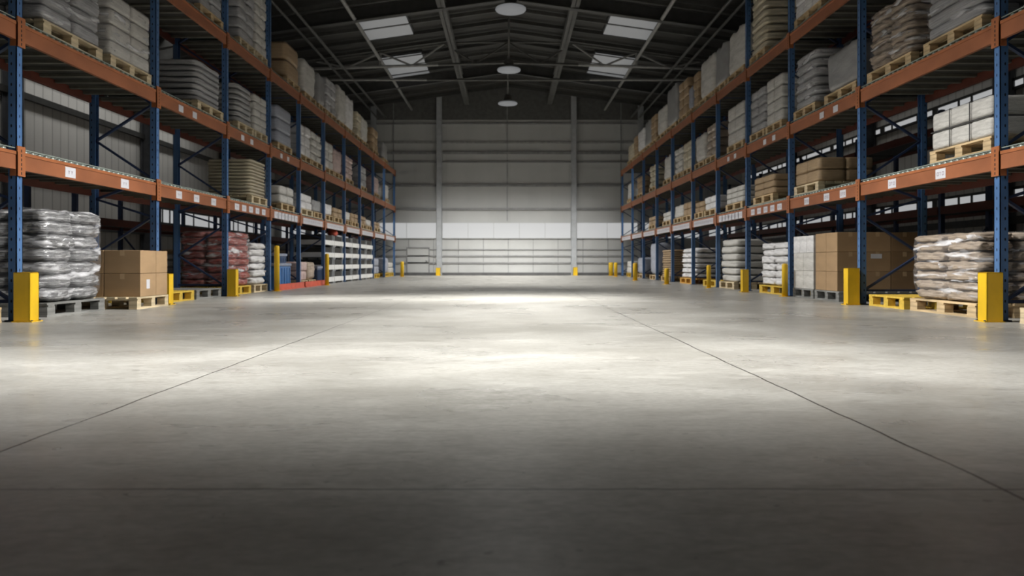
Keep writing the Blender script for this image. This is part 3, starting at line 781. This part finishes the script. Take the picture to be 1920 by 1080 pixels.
# right: brown boxes and white cartons
pallet(1, 5.02, 6.28, 11.35, 12.25, 0, 'wood_grey', 'grey wooden pallet under brown boxes, nearer side of third bay, floor, right rack')
pallet(1, 5.02, 5.95, 12.3, 13.18, 0, 'wood_grey', 'grey wooden pallet under white cartons, farther side of third bay, floor, right rack')
for q in range(3):
    z0 = .157+q*.303
    for a in range(3):
        for b in range(2):
            xs0 = 5.03+a*.415; ys0 = 11.42+b*.405+(.0, .05, .02)[q]*0
            carton_box(1, xs0, xs0+.408, ys0, ys0+.398, z0, z0+.30, 'kraft' if a < 2 else 'kraft_dark',
                       'brown cardboard box, %s layer, %s, %s row of stack behind yellow post guard' % (('bottom', 'middle', 'top')[q], ('aisle side', 'middle', 'rear side')[a], ('near', 'far')[b]),
                       'cardboard boxes in the right rack', sticker='side' if (q, a, b) in ((0, 0, 0), (1, 1, 0)) else False)
    for a in range(2):
        for b in range(2 if q < 2 else 3):
            wd = .42 if q < 2 else .28
            xs0 = 5.03+a*.44; ys0 = 12.31+b*(wd+.006)
            carton_box(1, xs0, xs0+.43, ys0, ys0+wd, z0, z0+(.30 if q < 2 else .285), 'f_offwhite' if q < 2 else 'f_white',
                       'white carton, %s layer, %s, %s, stacked beside brown boxes' % (('bottom', 'middle', 'top')[q], ('aisle side', 'rear side')[a], ('near', 'middle' if q == 2 else 'far', 'far end')[b]),
                       'white cartons in the right rack')
# deep stack of darker boxes behind, seen between the posts
# straps on the white carton stack of the right first shelf are thin cords
# ------------------------------------------------------------------ post guards and bollards
def guard(sx, x, y, h, w, label):
    t = empty('post_guard', (sx*x, y, 0), label, 'post guard', 'yellow post guards')
    m = MB(); m.box(sx*(x-w/2), sx*(x-w/2+.012), y-.075, y+.075, .008, h, 'yellow'); m.box(sx*(x-w/2), sx*(x+w/2), y-.075, y-.063, .008, h, 'yellow')
    m.box(sx*(x-w/2), sx*(x+w/2), y+.063, y+.075, .008, h, 'yellow'); m.box(sx*(x-w/2), sx*(x+w/2), y-.075, y+.075, h-.012, h, 'yellow'); m.build('guard_shell', t, bevel=.004)
    m = MB(); m.box(sx*(x-w/2-.03), sx*(x+w/2+.01), y-.09, y+.09, 0, .008, 'yellow'); m.build('foot_plate', t)
    m = MB()
    for q in (-.08, .08): m.tube((sx*(x-w/2-.015), y+q*.8, .008), (sx*(x-w/2-.015), y+q*.8, .02), .01, 'steel', 6)
    m.build('bolt', t)
def bollard(sx, x, y, h, r, label):
    t = empty('bollard', (sx*x, y, 0), label, 'bollard', 'yellow bollards')
    m = MB(); m.lathe((sx*x, y, 0), [(r, .006), (r, h-.03), (r*.85, h-.01), (r*.4, h)], 'yellow', 16); m.build('tube', t)
    m = MB(); m.lathe((sx*x, y, 0), [(r+.05, 0), (r+.05, .007)], 'yellow', 16); m.build('foot_plate', t)
guard(-1, 4.88, 7.56, .50, .165, 'yellow steel guard before the second upright of left rack, beside shiny grey sacks')
guard(1, 4.88, 7.56, .50, .165, 'yellow steel guard before the second upright of right rack, beside tan sacks')
guard(-1, 4.86, 10.60, .44, .15, 'yellow steel guard before the third upright of left rack, behind brown boxes')
guard(1, 4.865, 10.58, .52, .165, 'yellow steel guard before the third upright of right rack, beside cardboard boxes')
guard(-1, 4.87, 13.2, .48, .15, 'yellow steel guard before the fourth upright of left rack, beside red sacks')
bollard(1, 4.86, 13.12, .58, .05, 'slim yellow bollard before the fourth upright of right rack, beside white cartons')
guard(1, 4.78, 15.1, .46, .12, 'yellow steel guard before the fifth upright of right rack, beside white sacks')
bollard(-1, 4.82, 15.55, .95, .055, 'tall yellow bollard beside white sacks on left side')
bollard(1, 4.70, 17.5, .54, .05, 'yellow bollard near the sixth upright of right rack')
bollard(-1, 4.76, 19.6, .83, .055, 'tall yellow bollard before the white stacking frames on left side')
bollard(1, 4.35, 20.5, .44, .065, 'yellow bollard near the seventh upright of right rack, standing in the aisle')
bollard(1, 4.20, 24.7, .58, .075, 'yellow bollard near the ninth upright of right rack')
bollard(-1, 4.45, 31.3, .64, .075, 'yellow bollard at the far end of left rack')
bollard(1, 4.55, 31.6, .60, .075, 'yellow bollard at the far end of right rack, nearer of two')
bollard(1, 4.62, 33.6, .60, .10, 'yellow bollard at the far end of right rack, by the end wall')
guard(-1, 3.20, 34.1, .36, .2, 'yellow guard at the foot of the left end wall column')
guard(1, 3.06, 34.1, .38, .2, 'yellow guard at the foot of the right end wall column')

# ------------------------------------------------------------------ floor clutter of the left rack
for i in (4, 5):
    m = MB(); y0, y1 = FY[i]+.06, FY[i+1]-.06
    m.box(-4.93, -4.89, y0, y1, .02, .13, 'red_steel'); m.box(-4.955, -4.865, y0, y1, 0, .02, 'red_steel')
    tag(m.build('kick_rail', org=(-4.94, (y0+y1)/2, 0)), 'red steel rail on floor along %s bay of left rack' % ORD[i], 'rail', 'red floor rails')
def bin_(x0, x1, y0, y1, z0, z1, mt, label):
    t = empty('storage_bin', (-(x0+x1)/2, (y0+y1)/2, z0), label, 'bin', 'blue storage bins')
    m = MB(); m.box(-x0, -x1, y0, y1, z0, z1-.06, mt)
    for k in range(5):
        y = y0+(y1-y0)*(k+.5)/5; m.box(-(x0-.012), -x0, y-.015, y+.015, z0+.03, z1-.1, mt)
    m.build('tub', t, bevel=.01)
    m = MB(); m.box(-(x0-.02), -(x1+.02), y0-.02, y1+.02, z1-.06, z1, 'lid'); m.build('lid', t, bevel=.01)
bin_(5.03, 5.9, 16.3, 17.25, 0, .58, 'blue_plastic', 'large blue plastic bin with grey lid, behind red floor rail in left rack')
bin_(5.1, 5.8, 16.35, 17.15, .582, .80, 'blue_dark', 'small dark blue crate with grey lid on top of large blue bin')
bin_(5.03, 5.6, 19.62, 20.15, 0, .5, 'blue_dark', 'dark blue crate on floor behind tall yellow bollard, left rack')
# white stacking frames
def stillage(y0, y1, z0, label):
    t = empty('stacking_frame', (-5.5, (y0+y1)/2, z0), label, 'stacking frame', 'white stacking frames')
    m = MB(); m.box(-5.03, -5.93, y0, y1, z0+.05, z0+.185, 'white_steel'); m.build('tray', t, bevel=.01)
    m = MB(); m.box(-5.10, -5.88, y0+.06, y1-.06, z0+.186, z0+.335, 'void_shade'); m.build('shade_block', t)  # dark box added to paint the shade inside the open frame
    for a in (5.08, 5.88):
        for yy in (y0+.07, y1-.07):
            m = MB(); m.box(-(a-.04), -(a+.04), yy-.05, yy+.05, z0, z0+.05, 'column'); m.box(-(a-.025), -(a+.025), yy-.05, yy-.0, z0+.185, z0+.345, 'column'); m.build('leg', t)
for bi in (6, 7, 8):
    y0, y1 = FY[bi], FY[bi+1]; mid = (y0+y1)/2
    for h_, (a, b) in enumerate(((y0+.08, mid-.02), (mid+.02, y1-.08))):
        m = MB()
        for q in range(4):
            stillage(a, b, q*.346, 'white stacking frame, %s of four, %s stack, %s bay of left rack' % (('bottom', 'second', 'third', 'topmost')[q], ('nearer', 'farther')[h_], ORD[bi]))
m = MB(); m.lathe((-5.2, 22.1, 1.385), [(.10, 0), (.16, .05), (.13, .16), (.04, .19)], 'red_steel', 14)
tag(m.build('red_bucket', org=(-5.2, 22.1, 1.385)), 'small red tub standing on white stacking frames, left rack', 'tub')

# ------------------------------------------------------------------ dim stock in the back racks
rr = random.Random(3)
for sx in (-1, 1):
    side = 'left' if sx < 0 else 'right'
    for i in range(len(BY)-1):
        for h_ in (0, 1):
            y0 = BY[i]+.2+h_*1.6; mt = rr.choice(['f_dgrey', 'f_grey', 'f_dgrey', 'f_kraft', 'f_tan'])
            hh = rr.uniform(.65, 1.1)
            t = empty('sack_pile', (sx*8.7, y0+.65, 0), 'dim %s pile on floor of rack behind %s row, %s bay, %s half' % (LOOK[mt], side, ORD[i], ('nearer', 'farther')[h_]), 'sack pile', 'piles behind the %s row' % side)
            n = 5
            for q in range(n): link_mesh('sack', rr.choice(soft(mt, 'bundle')), t, (rr.uniform(-.03, .03), rr.uniform(-.03, .03), q*hh/n), (.85, 1.3, hh/n))
    

# ------------------------------------------------------------------ camera
cam = bpy.data.cameras.new('camera'); co = bpy.data.objects.new('camera', cam); C.objects.link(co)
co.location = (0, 0, H); co.rotation_euler = (PI/2, 0, 0)
cam.sensor_width = 36; cam.lens = F/1920*36
cam.shift_x = (960-CX)/1920; cam.shift_y = -(540-HY)/1920
cam.clip_start = .05; cam.clip_end = 200
cam.dof.use_dof = True; cam.dof.focus_distance = 5.0; cam.dof.aperture_fstop = 2.5
S.camera = co

# ------------------------------------------------------------------ light
w = bpy.data.worlds.new('world'); S.world = w; w.use_nodes = True
bg = w.node_tree.nodes['Background']; bg.inputs[0].default_value = (.8, .85, .9, 1); bg.inputs[1].default_value = .08
def area(name, loc, size, power, spread=180, rot=(0, 0, 0), col=(1, .985, .95)):
    d = bpy.data.lights.new(name, 'AREA'); d.shape = 'RECTANGLE'; d.size, d.size_y = size; d.energy = power; d.spread = math.radians(spread); d.color = col
    o = bpy.data.objects.new(name, d); C.objects.link(o); o.location = loc; o.rotation_euler = rot; return o
area('skylight_pool_near', (-.45, 4.35, 7.9), (7.2, 2.0), 148, 27)
area('skylight_pool_far', (-1.1, 12.3, 7.9), (6.4, 2.4), 100, 18)
area('aisle_fill_middle', (.1, 9.6, 8.0), (2.2, 9), 330, 42)  # added fill to brighten the mid aisle floor, no fixture
area('aisle_fill_far', (0, 26, 6.7), (3, 14), 470, 64)  # added fill for the far aisle, apart from the hanging lamps
area('end_wall_wash', (0, 27.5, 6.7), (8, 1.2), 190, 50, rot=(math.radians(43), 0, 0))  # added wash to brighten the lower end wall, no fixture
for sx in (-1, 1):
    area('rack_wash', (-sx*2.6, 19.0, 6.4), (1.0, 28), 300, 42, rot=(0, sx*math.radians(-48), 0))  # added wash on the lower rack faces, no fixture
    area('rack_wash_near', (-sx*1.5, 8.2, 5.6), (.8, 5), 38, 36, rot=(0, sx*math.radians(-53), 0))  # extra wash added for the nearest loads, no fixture
    area('side_wall_fill', (sx*9.6, 12, 6.9), (.5, 26), (150 if sx < 0 else 30), 90, rot=(0, sx*math.radians(-22), 0))  # added fill to lift the side walls behind the racks, no fixture
area('aisle_fill_entry', (0, -.5, 7.6), (6, 3), 20, 110)  # weak fill added overhead to lift the nearest floor, no fixture
for y in (6.5, 12.6, 18.4, 24.2, 29.3):
    area('lamp_glow', (0, y, 6.6), (2.2, 2.2), 14, 165)
S.view_settings.view_transform = 'Standard'; S.view_settings.look = 'None'; S.view_settings.exposure = 0
S.cycles.max_bounces = 6; S.cycles.diffuse_bounces = 4; S.cycles.glossy_bounces = 3; S.cycles.transparent_max_bounces = 12
S.cycles.sample_clamp_indirect = 4; S.cycles.use_denoising = True
